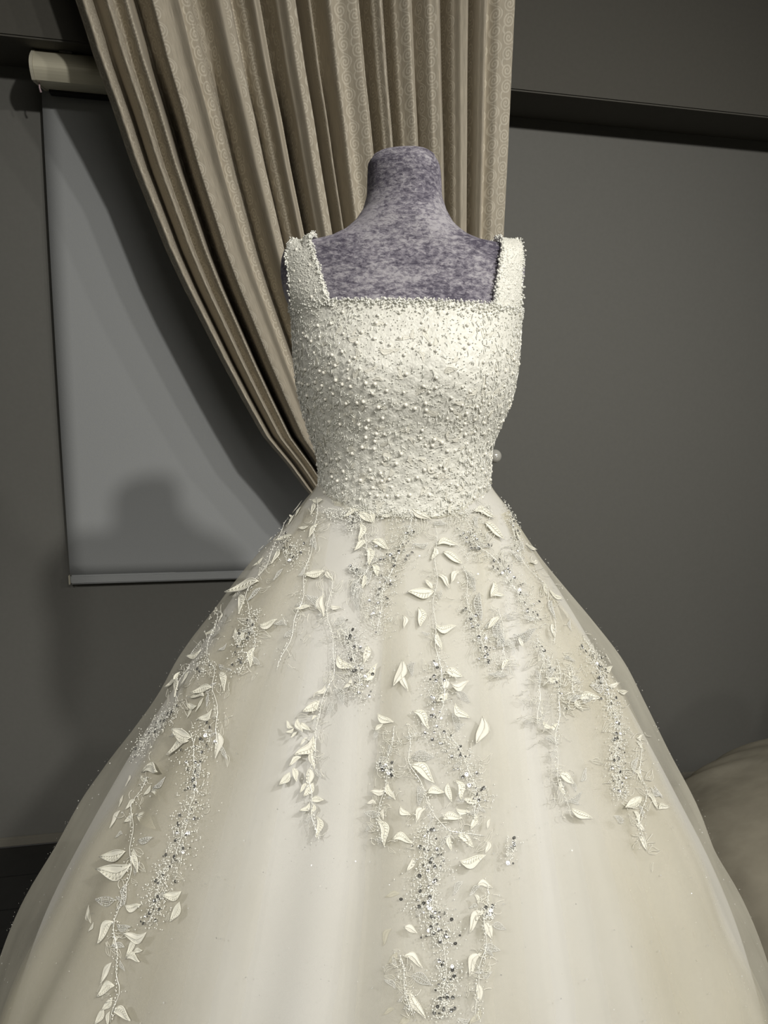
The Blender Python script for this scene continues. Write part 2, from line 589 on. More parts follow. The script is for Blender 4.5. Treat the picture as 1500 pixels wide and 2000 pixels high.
# knob of the curtain holdback beside the waist
hp = wall_pt(966, 891, 1.90)
hb = empty('curtain_holdback', (hp.x, WY, hp.z))
tag(hb, 'small shiny silver ball knob on the grey wall beside the dress waist', 'curtain holdback')
V, F = lathe([(.0, -.020)] + [(.0195 * math.sin(a), -.0195 * math.cos(a)) for a in np.linspace(.05, PI - .05, 20)] + [(0, .0195)], 32)
V = [(x, z - (WY - 1.90), y) for x, y, z in V]
mesh_obj('ball', V, F, M_CHROME, hb)
V, F = tube([(0, -(WY - 1.90), 0), (0, -.01, 0)], .006, 12)
mesh_obj('rod', V, F, M_STEEL, hb)
V, F = lathe([(0, -.012), (.018, -.012), (.024, -.006), (.026, 0), (0, 0)], 24)
mesh_obj('wall_plate', [(x, z, y) for x, y, z in V], F, M_STEEL, hb)

# ------------------------------------------------------------------ dress form and dress: shared surface
AX, D0 = .02936, 1.05
org = YAWM @ Vector((AX, D0, 0))
OFF = np.array([AX, D0, 0])
TH0 = -PI / 2
FORM = [(1.7198,0.0565,0.0315,0.0441,0.0441),(1.7132,0.0612,0.0360,0.0480,0.0480),(1.7047,0.0619,0.0380,0.0500,0.0500),(1.6883,0.0623,0.0399,0.0511,0.0511),(1.6717,0.0627,0.0415,0.0521,0.0521),(1.6617,0.0652,0.0452,0.0552,0.0552),(1.6537,0.0677,0.0483,0.0580,0.0580),(1.6457,0.0729,0.0531,0.0630,0.0630),(1.6376,0.0788,0.0583,0.0680,0.0720),(1.6309,0.0869,0.0656,0.0691,0.0740),(1.6248,0.0949,0.0743,0.0701,0.0758),(1.6194,0.1067,0.0845,0.0709,0.0775),(1.6160,0.1144,0.0949,0.0715,0.0785),(1.6126,0.1278,0.1063,0.0720,0.0795),(1.6079,0.1477,0.1362,0.0728,0.0809),(1.6010,0.1710,0.1516,0.0739,0.0830),(1.5908,0.1787,0.1584,0.0768,0.0854),(1.5771,0.1812,0.1600,0.0842,0.0872),(1.5599,0.1807,0.1586,0.0900,0.0895),(1.5390,0.1765,0.1567,0.0990,0.0921),(1.5181,0.1685,0.1535,0.1080,0.0949),(1.4899,0.1595,0.1493,0.1190,0.0965),(1.4542,0.1555,0.1474,0.1300,0.0990),(1.4108,0.1497,0.1435,0.1290,0.0974),(1.3815,0.1425,0.1347,0.1220,0.0948),(1.3594,0.1367,0.1258,0.1140,0.0928),(1.3296,0.1265,0.1179,0.1060,0.0901),(1.2995,0.1202,0.1163,0.1010,0.0874),(1.2691,0.1188,0.1200,0.0980,0.0850),(1.2306,0.1153,0.1230,0.0970,0.0850)]
BOD = [(1.5230,0.1672,0.1576,0.1115,0.0950),(1.5110,0.1666,0.1574,0.1165,0.0968),(1.4899,0.1644,0.1572,0.1245,0.0995),(1.4614,0.1625,0.1563,0.1345,0.1030),(1.4398,0.1607,0.1553,0.1375,0.1050),(1.4108,0.1571,0.1517,0.1345,0.1034),(1.3815,0.1513,0.1430,0.1270,0.1010),(1.3594,0.1444,0.1343,0.1195,0.0988),(1.3371,0.1370,0.1267,0.1140,0.0968),(1.3146,0.1290,0.1245,0.1100,0.0947),(1.2919,0.1263,0.1246,0.1070,0.0927),(1.2729,0.1262,0.1247,0.1055,0.0910),(1.2422,0.1225,0.1209,0.1060,0.0910)]
LIN = [(1.2810,0.1227,0.1211,0.1000,0.0900),(1.2630,0.1309,0.1341,0.1000,0.0950),(1.2430,0.1451,0.1505,0.1010,0.1054),(1.2230,0.1587,0.1635,0.1130,0.1129),(1.1930,0.1841,0.1830,0.1398,0.1309),(1.1630,0.2094,0.2032,0.1638,0.1568),(1.1230,0.2366,0.2327,0.2000,0.1950),(1.0730,0.2702,0.2662,0.2360,0.2307),(1.0130,0.3082,0.3047,0.2697,0.2636),(0.9530,0.3456,0.3432,0.3031,0.2962),(0.8730,0.3977,0.3910,0.3470,0.3391),(0.7930,0.4438,0.4371,0.3876,0.3788),(0.7130,0.4874,0.4824,0.4267,0.4170),(0.6330,0.5282,0.5216,0.4619,0.4514),(.45,.595,.588,.525,.50),(.25,.655,.648,.585,.55),(.03,.70,.69,.63,.59)]
TUL = [(1.2810,0.1232,0.1219,0.1010,0.0910),(1.2630,0.1330,0.1352,0.1010,0.0960),(1.2430,0.1494,0.1521,0.1052,0.1059),(1.2230,0.1639,0.1656,0.1185,0.1139),(1.1930,0.1878,0.1865,0.1430,0.1325),(1.1630,0.2165,0.2089,0.1680,0.1608),(1.1230,0.2485,0.2432,0.2060,0.2000),(1.0730,0.2845,0.2871,0.2430,0.2420),(1.0130,0.3286,0.3356,0.2780,0.2786),(0.9530,0.3607,0.3692,0.3120,0.3110),(0.8730,0.4154,0.4126,0.3560,0.3530),(0.7930,0.4745,0.4588,0.3970,0.3980),(0.7130,0.5187,0.4947,0.4360,0.4330),(0.6330,0.5658,0.5445,0.4720,0.4700),(.45,.635,.618,.54,.52),(.25,.70,.68,.60,.57),(.03,.75,.735,.65,.61)]


class Body:
    """stack of egg-shaped rings: left and right half widths, front and back depth"""
    def __init__(s, rows, power=2.0):
        a = np.array(rows)[::-1]
        s.z, s.c, s.p = a[:, 0], a[:, 1:], power
        # smooth slopes (monotone-ish cubic)
        s.m = np.gradient(s.c, s.z, axis=0)

    def prof(s, z):
        z = np.clip(z, s.z[0], s.z[-1])
        i = np.clip(np.searchsorted(s.z, z) - 1, 0, len(s.z) - 2)
        h = s.z[i + 1] - s.z[i]
        t = ((z - s.z[i]) / h)[..., None]
        h = h[..., None]
        return ((1 + 2 * t) * (1 - t) ** 2 * s.c[i] + t * (1 - t) ** 2 * h * s.m[i] + t * t * (3 - 2 * t) * s.c[i + 1] + t * t * (t - 1) * h * s.m[i + 1])

    def pts(s, th, z, scale=1.0, add=0.0):
        """th 0 = right, -pi/2 = front"""
        th, z = np.broadcast_arrays(np.asarray(th, float), np.asarray(z, float))
        q = s.prof(z)
        c, sn = np.cos(th), np.sin(th)
        x = np.where(c > 0, q[..., 1], q[..., 0])
        y = np.where(sn < 0, q[..., 2], q[..., 3])
        e = 2.0 / s.p
        X = (x * scale + add) * np.sign(c) * np.abs(c) ** e
        Y = (y * scale + add) * np.sign(sn) * np.abs(sn) ** e
        return np.stack([X, Y, z], -1)


B_FORM, B_BOD, B_LIN, B_TUL = Body(FORM), Body(BOD, 2.15), Body(LIN), Body(TUL)
NT = 240
ths = np.linspace(0, 2 * PI, NT, endpoint=False)


def ring_grid(body, zs, fn=None, th=ths):
    Tt, Zz = np.meshgrid(th, zs)
    P = body.pts(Tt, Zz)
    if fn is not None:
        P = fn(P, Tt, Zz)
    return P.reshape(-1, 3)


def bvh_of(V, F):
    return BVHTree.FromPolygons([Vector(v) for v in V], F)


def hit(bv, x, y):
    """point and normal where the photo pixel's line of sight meets a surface (dress space)"""
    o = Vector(CAM_P - OFF)
    dr = Vector(ray(x, y))
    loc, nor, idx, dist = bv.ray_cast(o, dr)
    if loc is None:
        loc, nor, idx, dist = bv.find_nearest(o + dr * ((-o.y) / dr.y))
    if nor.dot(dr) > 0:
        nor = -nor
    return loc, nor


# ------------------------------------------------------------------ dress form
df = empty('dress_form', org, YAW)
tag(df, 'purple grey crushed velvet dress form with bare neck inside the white dress', 'dress form')
zs = np.concatenate([np.linspace(1.2306, 1.595, 46), np.linspace(1.597, 1.66, 40), np.linspace(1.663, 1.7198, 16)])
th = ths


def form_fn(P, T, Z):
    # collar bones, a little unevenness of the stretched velvet
    f = np.clip(-np.sin(T), 0, 1)
    P[..., 1] -= f * .004 * np.exp(-((Z - 1.625) / .012) ** 2) * np.abs(np.cos(T))
    return P


V = list(ring_grid(B_FORM, zs, form_fn))
F = grid_faces(NT, len(zs), True)
# domed neck cap
top = B_FORM.pts(ths, np.full(NT, 1.7198))
cxy = top.mean(0)
base = len(V) - NT
for s_, dz in ((.96, .0035), (.85, .0065), (.65, .0092), (.4, .0118), (.15, .0135)):
    o0 = len(V)
    V += [cxy + (p - cxy) * s_ + np.array([0, 0, dz]) for p in top]
    for i in range(NT):
        F.append((base + i, base + (i + 1) % NT, o0 + (i + 1) % NT, o0 + i))
    base = o0
V.append(cxy + np.array([-.006, 0, .0150]))
F += [(base + i, base + (i + 1) % NT, len(V) - 1) for i in range(NT)]
F.append(tuple(range(NT - 1, -1, -1)))
FV, FF = V, F
mesh_obj('torso', V, F, M_VELVET, df)
V, F = lathe([(0, 1.25), (.018, 1.25), (.018, .06), (.022, .05), (.022, .03), (0, .03)], 20)
mesh_obj('stand_pole', V, F, M_STEEL, df)
V, F = lathe([(0, .035), (.05, .034), (.15, .02), (.165, .008), (.165, .0), (0, 0)], 40)
mesh_obj('stand_base', V, F, M_STEEL, df)
BV_FORM = bvh_of(FV, FF)

# ------------------------------------------------------------------ wedding dress
wd = empty('wedding_dress', org, YAW)
tag(wd, 'white beaded bridal ball gown with square neckline and leaf lace on tulle skirt', 'wedding dress')

# bodice
zs = np.linspace(1.2422, 1.5230, 130)
NB = 300
thb = np.linspace(0, 2 * PI, NB, endpoint=False)


def bod_fn(P, T, Z):
    f = np.clip(-np.sin(T), 0, 1)
    # gentle bust, corset seams, embroidery relief
    for cx in (-.072, .066):
        P[..., 1] -= f * .010 * np.exp(-(((P[..., 0] - cx) / .05) ** 2) - ((Z - 1.425) / .05) ** 2)
    rel = (np.sin(T * 41 + Z * 130) * np.sin(Z * 190 - T * 17) + .7 * np.sin(T * 67 - Z * 310 + 1.3) * np.sin(T * 29 + Z * 230))
    mask = np.clip((1.50 - Z) / .05, 0.15, 1)
    rad = P[..., :2] / np.linalg.norm(P[..., :2], axis=-1, keepdims=True)
    P[..., :2] += rad * (rel * .0007 * mask)[..., None]
    return P


V = ring_grid(B_BOD, zs, bod_fn, thb)
F = grid_faces(NB, len(zs), True)
# rolled top and bottom edges
ob = mesh_obj('bodice', V, F, M_LACE, wd)
sol = ob.modifiers.new('thickness', 'SOLIDIFY')
sol.thickness, sol.offset = .003, -1
BV_BOD = bvh_of(V, F)

# straps: over the shoulders from the neckline to the back
STRAPS = []


def strap(inner, outer, label):
    ny, ns = 26, 12
    rows = []
    for j in range(ny):
        t = j / (ny - 1)
        row = []
        for i in range(ns):
            s_ = i / (ns - 1)
            xi = np.interp(t, [0, 1], [inner[0][0], inner[1][0]]); yi = np.interp(t, [0, 1], [inner[0][1], inner[1][1]])
            xo = np.interp(t, [0, 1], [outer[0][0], outer[1][0]]); yo = np.interp(t, [0, 1], [outer[0][1], outer[1][1]])
            p, n_ = hit(BV_FORM, xi + (xo - xi) * s_, yi + (yo - yi) * s_)
            row.append((p, n_))
        rows.append(row)
    # smooth path over the shoulder to the back
    for k in range(1, 22):
        row = []
        for i in range(ns):
            f0 = rows[ny - 1][i][0]
            a = k / 21
            cz = 1.50
            yb_ = f0.y + (.088 - f0.y) * a
            zz_ = f0.z + .03 * math.sin(a * PI) - max(0, a - .45) * .20
            p, n_, _, _ = BV_FORM.find_nearest(Vector((f0.x, yb_, zz_)))
            row.append((p, n_))
        rows.append(row)
    V = []
    for j, row in enumerate(rows):
        for i, (p, n_) in enumerate(row):
            lift = (.0055 if j > 8 else .0015 + .0005 * j) + .0012 * math.sin(j * 1.7) * math.sin(i * 1.3)
            V.append(p + n_.normalized() * lift + Vector((0, 0, .007 * max(0, 1 - abs(j - 27) / 9) * (i / (ns - 1)) ** 2)))
    # relax the rows a little so that the band stays even
    A = np.array([tuple(v) for v in V]).reshape(len(rows), ns, 3)
    for _ in range(3):
        A[1:-1] = .5 * A[1:-1] + .25 * (A[:-2] + A[2:])
    F = grid_faces(ns, len(rows))
    o = mesh_obj('shoulder_strap', A.reshape(-1, 3), F, M_LACE, wd)
    s2 = o.modifiers.new('thickness', 'SOLIDIFY')
    s2.thickness, s2.offset = .005, 0
    STRAPS.append((A, F))


strap([(662, 632), (609, 471)], [(582, 632), (564, 474)], 'left')
strap([(953, 632), (976, 478)], [(1006, 632), (1013, 492)], 'right')


# skirt lining and tulle
def fold_fn(amps, z_top=1.24):
    def fn(P, T, Z):
        k = np.clip((z_top - Z) / .6, 0, 1.3)
        r_ = np.zeros_like(T)
        for nfold, a, ph in amps:
            r_ += a * np.cos(nfold * T + ph)
        r_ *= 1 - .75 * np.abs(np.cos(T)) ** 5
        rad = P[..., :2] / np.linalg.norm(P[..., :2], axis=-1, keepdims=True)
        P = P.copy()
        P[..., :2] += rad * (r_ * k)[..., None]
        return P
    return fn


NS = 420
tht = np.linspace(0, 2 * PI, NS, endpoint=False)
lin_fn = fold_fn([(13, .0045, .4), (22, .0036, 2.0), (31, .0028, 5.1), (9, .0034, 1.2)])
_extra = fold_fn([(11, .002, 1.9), (19, .0022, .3), (37, .0014, 2.2), (7, .002, 4.0)])


def tul_fn(P, T, Z):
    P = _extra(lin_fn(P, T, Z), T, Z)
    rad = P[..., :2] / np.linalg.norm(P[..., :2], axis=-1, keepdims=True)
    P[..., :2] += rad * (.003 * np.clip((1.24 - Z) / .3, 0, 1))[..., None]
    return P


zs = np.concatenate([np.linspace(1.281, 1.0, 50), np.linspace(.99, .03, 60)])
LV = ring_grid(B_LIN, zs, lin_fn, tht)
F = grid_faces(NS, len(zs), True)
mesh_obj('skirt_lining', LV, F, M_LINING, wd)
BV_LIN = bvh_of(LV, F)
TV = ring_grid(B_TUL, zs, tul_fn, tht)
mesh_obj('tulle_skirt', TV, F, M_TULLE, wd)
BV_TUL = bvh_of(TV, F)


def edge_theta(z, poly):
    """angle round the skirt where a seam seen along the pixel polyline runs at height z"""
    t = np.linspace(-PI * .98, -PI * .02, 500)
    P = tul_fn(B_TUL.pts(t, np.full(500, z)), t, np.full(500, z))
    x, y = project(P + OFF)
    ex = np.interp(y, [q[1] for q in poly], [q[0] for q in poly])
    i = int(np.argmin(np.abs(x - ex)))
    return t[i]


def tulle_panel(name, ea, eb, lift, m, ztop=1.24, n=70, wave=.0):
    zrow = np.linspace(ztop, .03, 60)
    V = []
    for z in zrow:
        ta = edge_theta(z, ea) if isinstance(ea, list) else ea
        tb_ = edge_theta(z, eb) if isinstance(eb, list) else eb
        t = np.linspace(ta, tb_, n)
        P = tul_fn(B_TUL.pts(t, np.full(n, z)), t, np.full(n, z))
        rad = P[:, :2] / np.linalg.norm(P[:, :2], axis=-1, keepdims=True)
        k = np.clip((ztop - z) / .12, 0.15, 1)
        P[:, :2] += rad * (lift * k)
        V += list(P)
    return mesh_obj(name, V, grid_faces(n, len(zrow)), m, wd)


E1 = [(752, 1000), (752, 1200), (738, 1440), (718, 1650), (690, 2000), (670, 2400)]
E1b = [(745, 1000), (742, 1200), (722, 1440), (700, 1650), (668, 2000), (645, 2400)]
E1c = [(706, 1000), (703, 1200), (700, 1440), (690, 1650), (650, 2000), (630, 2400)]
E2 = [(945, 1000), (947, 1200), (955, 1400), (961, 1700), (966, 2000), (970, 2400)]
E2b = [(952, 1000), (958, 1200), (982, 1400), (1010, 1700), (1035, 2000), (1060, 2400)]
E3 = [(1010, 1000), (1040, 1200), (1085, 1450), (1130, 1700), (1180, 2000), (1240, 2400)]
E4 = [(640, 1000), (600, 1200), (545, 1400), (480, 1700), (420, 2000), (350, 2400)]
E5 = [(745, 1000), (745, 1200), (745, 1440), (744, 1700), (743, 2000), (742, 2400)]
E6 = [(760, 1000), (762, 1200), (768, 1440), (786, 1700), (788, 2000), (790, 2400)]
M_TULLE4 = tulle_mat('ivory_tulle_fine', (.68, .65, .54), .09, .34)


def shifted(E, d0_, d1_):
    n_ = len(E)
    return [(x + d0_ + (d1_ - d0_) * k / (n_ - 1), y) for k, (x, y) in enumerate(E)]


for k in range(5):
    tulle_panel('tulle_panel', -PI * (.855 - .006 * k), shifted(E4, 10 - 18 * k, 60 - 75 * k), .0006 + .0003 * k, M_TULLE4, n=60, ztop=1.24)
for k in range(4):
    tulle_panel('tulle_panel', shifted(E3, 14 * k - 20, 80 * k - 60), -PI * (.145 + .006 * k), .0006 + .0003 * k, M_TULLE4, n=60, ztop=1.24)
tulle_panel('tulle_panel', E1, E2, .0012, M_TULLE2, ztop=1.245)
tulle_panel('tulle_panel', E1c, E1b, .0020, M_TULLE4, n=8)
tulle_panel('tulle_panel', E1b, E6, .0022, M_TULLE4, n=10, ztop=1.24)
tulle_panel('tulle_panel', E5, shifted(E6, 25, 60), .0017, M_TULLE4, n=10, ztop=1.24)
tulle_panel('tulle_panel', E2, E2b, .0022, M_TULLE4, n=10)
tulle_panel('tulle_panel', shifted(E2, -14, -25), shifted(E2b, 20, 60), .0016, M_TULLE4, n=10)

# ------------------------------------------------------------------ leaf lace on the skirt
def leaf_mesh(name, kind, bend, curl, wid, seed):
    rnd = random.Random(seed)
    nt_, ns_ = 11, 5
    V, F = [], []
    wf = lambda t: wid * .5 * (math.sin(PI * min(1, t ** .85)) ** 1.15) * (1 - .2 * t) * 1.1
    cx = lambda t: bend * (math.sin(PI * t) + .35 * math.sin(2 * PI * t))
    def at(t, s):
        y = cx(t) + wf(t) * s
        z = .03 * (1 - s * s) * math.sin(PI * t) + .6 * curl * t ** 3 + .012 + .012 * math.sin(9 * t + s)
        if kind == 's' and abs(s) < .1:
            z -= .025 * math.sin(PI * t)
        return (t, y, z)
    if kind in 'so':
        for j in range(nt_):
            for i in range(ns_):
                V.append(at(j / (nt_ - 1), -1 + 2 * i / (ns_ - 1)))
        F = grid_faces(ns_, nt_)
    H = Heap()
    H.V, H.F = V, F
    rim = .020 if kind == 's' else .013
    for sgn in (-1, 1):
        H.add(*tube([Vector(at(t, sgn)) + Vector((0, 0, .01)) for t in np.linspace(0, 1, 10)], [rim * (.6 + .6 * math.sin(PI * t)) for t in np.linspace(0, 1, 10)], 4))
    H.add(*tube([Vector(at(t, 0)) + Vector((0, 0, .02)) for t in np.linspace(0, .9, 6)], .012, 4))
    if kind == 's':
        # satin stitches across one half of the leaf
        for t in np.linspace(.2, .8, 7):
            H.add(*tube([Vector(at(t, .1)) + Vector((0, 0, .014)), Vector(at(min(1, t + .07), .85)) + Vector((0, 0, .014))], .012, 3))
    if kind == 'b':
        for t in np.linspace(.12, .92, 10):
            for s in np.linspace(-.75, .75, max(1, int(5 * math.sin(PI * t)) + 1)):
                c = Vector(at(t + rnd.uniform(-.02, .02), s))
                H.add(*octa(c, .032))
    me = bpy.data.meshes.new(name)
    me.from_pydata([tuple(v) for v in H.V], [], H.F)
    me.polygons.foreach_set('use_smooth', [True] * len(me.polygons))
    me.update()
    me.materials.append({'s': M_LEAF, 'b': M_LEAF_B, 'o': M_LEAF_O, 'r': M_LEAF_O}[kind])
    return me


OCT_F = [(0, 2, 4), (2, 1, 4), (1, 3, 4), (3, 0, 4), (2, 0, 5), (1, 2, 5), (3, 1, 5), (0, 3, 5)]


def octa(c, r):
    c = Vector(c)
    return [c + Vector(d_) * r for d_ in ((1, 0, 0), (-1, 0, 0), (0, 1, 0), (0, -1, 0), (0, 0, 1), (0, 0, -1))], OCT_F


LEAFM = {}
for kd in 'sbor':
    LEAFM[kd] = [leaf_mesh('leaf', kd, bd, cl, wd_, i) for i, (bd, cl, wd_) in enumerate([(.12, .08, .34), (-.13, .10, .31), (.06, .05, .38), (-.07, .12, .28), (.18, .08, .30), (-.18, .06, .33)])]

LEAVES = """632 978 608 979 s;613 984 611 1008 s;604 1030 584 1033 s;622 1025 606 1052 s;617 1045 620 1078 b;572 1048 539 1061 s;546 1074 533 1104 s;517 1090 497 1109 s;634 1117 595 1125 s;640 1113 652 1136 o;607 1186 577 1193 s;634 1162 634 1207 o;645 1185 668 1189 o;508 1138 447 1166 s;470 1163 470 1201 s;508 1222 545 1212 s;463 1228 468 1262 o;512 1150 487 1177 b;555 1113 537 1137 b;702 998 673 1012 s;700 1003 728 1022 s;703 1023 702 1060 s;719 1058 693 1078 s;719 1070 722 1107 s;726 1058 760 1076 s;727 1104 738 1128 s;722 1117 681 1109 b;711 1124 709 1152 s;696 1130 689 1166 b;691 1165 701 1192 b;718 1004 732 1024 s;745 1012 764 1009 o;803 993 842 1016 o;853 1066 893 1066 s;864 1079 902 1104 s;847 1157 795 1158 s;843 1152 829 1133 s;817 1188 820 1227 s;786 1203 789 1230 o;848 1222 890 1225 s;853 1238 862 1272 s;898 1117 879 1141 o;908 1117 926 1157 b;934 1160 937 1217 b;852 1124 877 1152 o;963 1137 956 1169 s;956 1168 985 1165 s;974 1207 949 1231 s;944 1021 982 1056 s;923 1000 964 1013 s;846 1068 842 1096 o;984 1199 1002 1211 b;975 1214 983 1262 b;1000 1241 1042 1231 b;1004 1033 1013 1060 s;1024 1064 1048 1081 s;1046 1094 1023 1106 o;1070 1154 1097 1173 s;1065 1143 1065 1167 s;1074 1174 1078 1212 b;1077 1218 1080 1248 o;426 1196 407 1204 s;426 1199 412 1189 s;425 1191 421 1178 s;430 1196 439 1203 s;414 1204 421 1217 s;436 1198 430 1217 o;420 1240 393 1241 s;392 1250 364 1248 b;397 1271 362 1288 s;446 1258 429 1272 b;352 1311 332 1302 s;373 1312 359 1337 s;346 1329 324 1349 s;344 1329 350 1368 s;471 1229 468 1268 o;501 1264 492 1305 s;431 1314 444 1352 s;417 1344 381 1358 s;402 1361 371 1365 s;401 1364 387 1392 s;387 1380 362 1374 s;381 1384 369 1404 s;417 1386 389 1406 s;411 1354 408 1382 b;430 1299 460 1313 b;326 1389 316 1399 b;377 1441 336 1422 s;372 1448 344 1434 s;370 1449 334 1478 s;426 1429 425 1482 o;281 1510 327 1512 s;292 1526 273 1514 o;327 1519 304 1542 b;298 1534 284 1555 s;297 1547 320 1569 s;256 1514 249 1537 o;244 1554 237 1577 s;267 1564 249 1582 s;238 1584 219 1619 o;264 1589 246 1607 s;271 1593 307 1622 s;273 1641 304 1636 b;249 1664 200 1678 s;260 1690 200 1701 s;264 1658 277 1704 s;251 1724 248 1767 b;229 1758 191 1757 b;247 1768 280 1766 s;224 1799 196 1842 s;231 1804 260 1809 b;289 1820 244 1822 o;271 1834 251 1867 s;249 1872 277 1877 s;264 1861 282 1855 s;236 1829 221 1847 o;221 1879 201 1920 o;238 1874 248 1895 b;227 1924 194 1945 s;223 1947 202 1972 s;206 1967 189 2000 s;218 1974 214 2004 s;224 1974 260 1991 s;357 1741 321 1749 s;354 1761 336 1800 s;178 1768 180 1803 o;186 1801 176 1820 o;660 1281 692 1307 s;718 1261 711 1297 o;704 1326 737 1297 s;686 1324 671 1347 o;625 1369 592 1391 s;654 1344 673 1377 b;651 1369 639 1397 b;636 1339 616 1356 o;620 1399 609 1407 s;589 1411 608 1427 s;582 1404 593 1430 s;574 1421 561 1407 s;575 1422 559 1431 s;581 1431 569 1442 s;613 1437 576 1476 s;601 1440 587 1457 o;612 1464 616 1503 o;589 1479 566 1496 s;573 1499 581 1527 s;568 1509 547 1533 s;605 1499 603 1537 o;601 1529 587 1549 s;613 1529 594 1556 s;614 1504 630 1519 b;609 1563 634 1562 s;606 1567 586 1584 s;613 1569 609 1592 s;620 1594 620 1637 s;738 1394 770 1411 s;734 1426 749 1414 s;756 1479 741 1499 b;760 1489 766 1514 b;753 1543 724 1545 o;759 1529 774 1562 s;736 1570 716 1569 o;751 1579 750 1602 o;737 1601 753 1652 s;731 1611 714 1623 b;869 1311 902 1323 s;879 1336 914 1331 o;889 1352 916 1373 b;887 1374 916 1404 s;873 1354 852 1371 s;866 1324 868 1352 o;805 1389 837 1425 s;882 1394 896 1427 b;941 1399 927 1454 o;786 1289 769 1342 o;784 1314 798 1352 o;811 1294 804 1322 b;803 1481 847 1478 b;802 1494 847 1529 s;815 1534 817 1574 b;834 1549 867 1547 s;874 1529 881 1567 s;888 1524 899 1563 s;782 1574 802 1592 s;831 1579 811 1605 o;863 1600 902 1597 s;889 1579 917 1586 s;904 1559 937 1566 s;926 1589 917 1620 s;876 1629 881 1662 s;892 1631 924 1655 s;956 1599 949 1620 o;766 1640 807 1646 s;896 1681 945 1669 s;806 1674 794 1702 o;949 1639 946 1667 o;781 1745 753 1751 u;766 1814 749 1847 u;776 1859 759 1882 u;789 1809 815 1821 o;786 1867 826 1889 o;803 1904 842 1921 b;799 1934 831 1987 o;946 1779 914 1822 o;944 1799 959 1834 o;929 1730 960 1733 o;924 1747 934 1767 o;946 1839 961 1867 b;939 1861 914 1907 o;931 1919 936 1957 o;771 1969 749 1981 u;801 1979 779 2002 u;936 1964 914 2000 u;1091 1511 1119 1531 s;1093 1524 1101 1557 o;1114 1561 1134 1546 b;1113 1579 1155 1598 s;1247 1504 1226 1503 s;1245 1504 1248 1527 s;1261 1552 1281 1582 s;1282 1581 1312 1574 s;1249 1556 1213 1577 s;1234 1584 1246 1610 s;1239 1609 1257 1623 o;1244 1634 1261 1662 o;1243 1574 1253 1597 b;991 1289 976 1308 s;1009 1244 1021 1267 o;1121 1364 1136 1390 s;1129 1366 1170 1364 s;1116 1321 1107 1308 o;1099 1289 1120 1293 b;1177 1311 1207 1295 s;1184 1341 1212 1334 o;1203 1350 1240 1353 s;1064 1324 1089 1328 s;1059 1409 1077 1424 s;1070 1421 1087 1413 s;1239 1441 1257 1431 o;1239 1449 1254 1470 o;1044 1309 1052 1340 b;560 1003 548 1020 s;577 1008 566 1027 s;590 992 580 1010 s;530 1045 520 1056 s;512 1062 503 1072 s"""
SPRIGS = [
    [(622, 975), (618, 1040), (600, 1110), (590, 1180), (565, 1260), (543, 1310)],
    [(560, 1010), (545, 1060), (520, 1110), (480, 1165), (500, 1230), (497, 1270), (468, 1320)],
    [(695, 1000), (718, 1050), (720, 1110), (700, 1140), (690, 1170)],
    [(805, 1000), (790, 1060), (770, 1100), (745, 1170), (738, 1240)],
    [(850, 1030), (851, 1130), (846, 1200), (850, 1240), (856, 1300), (870, 1350), (850, 1420)],
    [(650, 1125), (640, 1215), (655, 1260), (650, 1330), (625, 1380), (618, 1450), (605, 1520), (611, 1580), (622, 1640)],
    [(665, 1225), (690, 1270), (700, 1310), (700, 1360)],
    [(770, 1420), (760, 1480), (752, 1540), (740, 1600), (748, 1650)],
    [(797, 1425), (800, 1490), (830, 1550), (850, 1600), (875, 1622), (942, 1632)],
    [(880, 1440), (915, 1500), (930, 1560), (925, 1600)],
    [(835, 1620), (830, 1680), (845, 1740), (850, 1800), (870, 1850), (868, 1920), (862, 1990)],
    [(782, 1865), (790, 1920), (806, 1985)],
    [(950, 1730), (945, 1790), (945, 1850), (930, 1920), (930, 1990)],
    [(430, 1195), (415, 1245), (405, 1290), (425, 1310), (420, 1350), (428, 1400), (425, 1470)],
    [(375, 1300), (350, 1330), (350, 1380), (310, 1420), (275, 1470)],
    [(375, 1430), (385, 1490), (382, 1560), (365, 1610), (352, 1660), (325, 1700), (308, 1760), (295, 1805)],
    [(290, 1520), (262, 1570), (262, 1640), (255, 1720), (227, 1790), (230, 1860), (236, 1930), (220, 1995)],
    [(905, 1010), (925, 1060), (960, 1090), (990, 1130), (1012, 1165), (1042, 1215)],
    [(905, 1110), (915, 1190), (937, 1240), (952, 1290)],
    [(985, 975), (1000, 1030), (1012, 1090), (1065, 1150), (1078, 1210), (1082, 1260)],
    [(970, 1190), (980, 1230), (985, 1290), (972, 1320)],
    [(1045, 1250), (1060, 1290), (1050, 1340), (1050, 1420)],
    [(1085, 1290), (1092, 1340), (1085, 1430), (1085, 1500), (1095, 1545), (1112, 1590)],
    [(1135, 1245), (1160, 1295), (1178, 1335), (1192, 1385), (1206, 1430), (1200, 1490), (1206, 1540), (1216, 1562)],
    [(1110, 1300), (1120, 1360), (1135, 1370)],
    [(1245, 1440), (1248, 1505), (1258, 1550), (1244, 1610), (1256, 1655)],
]
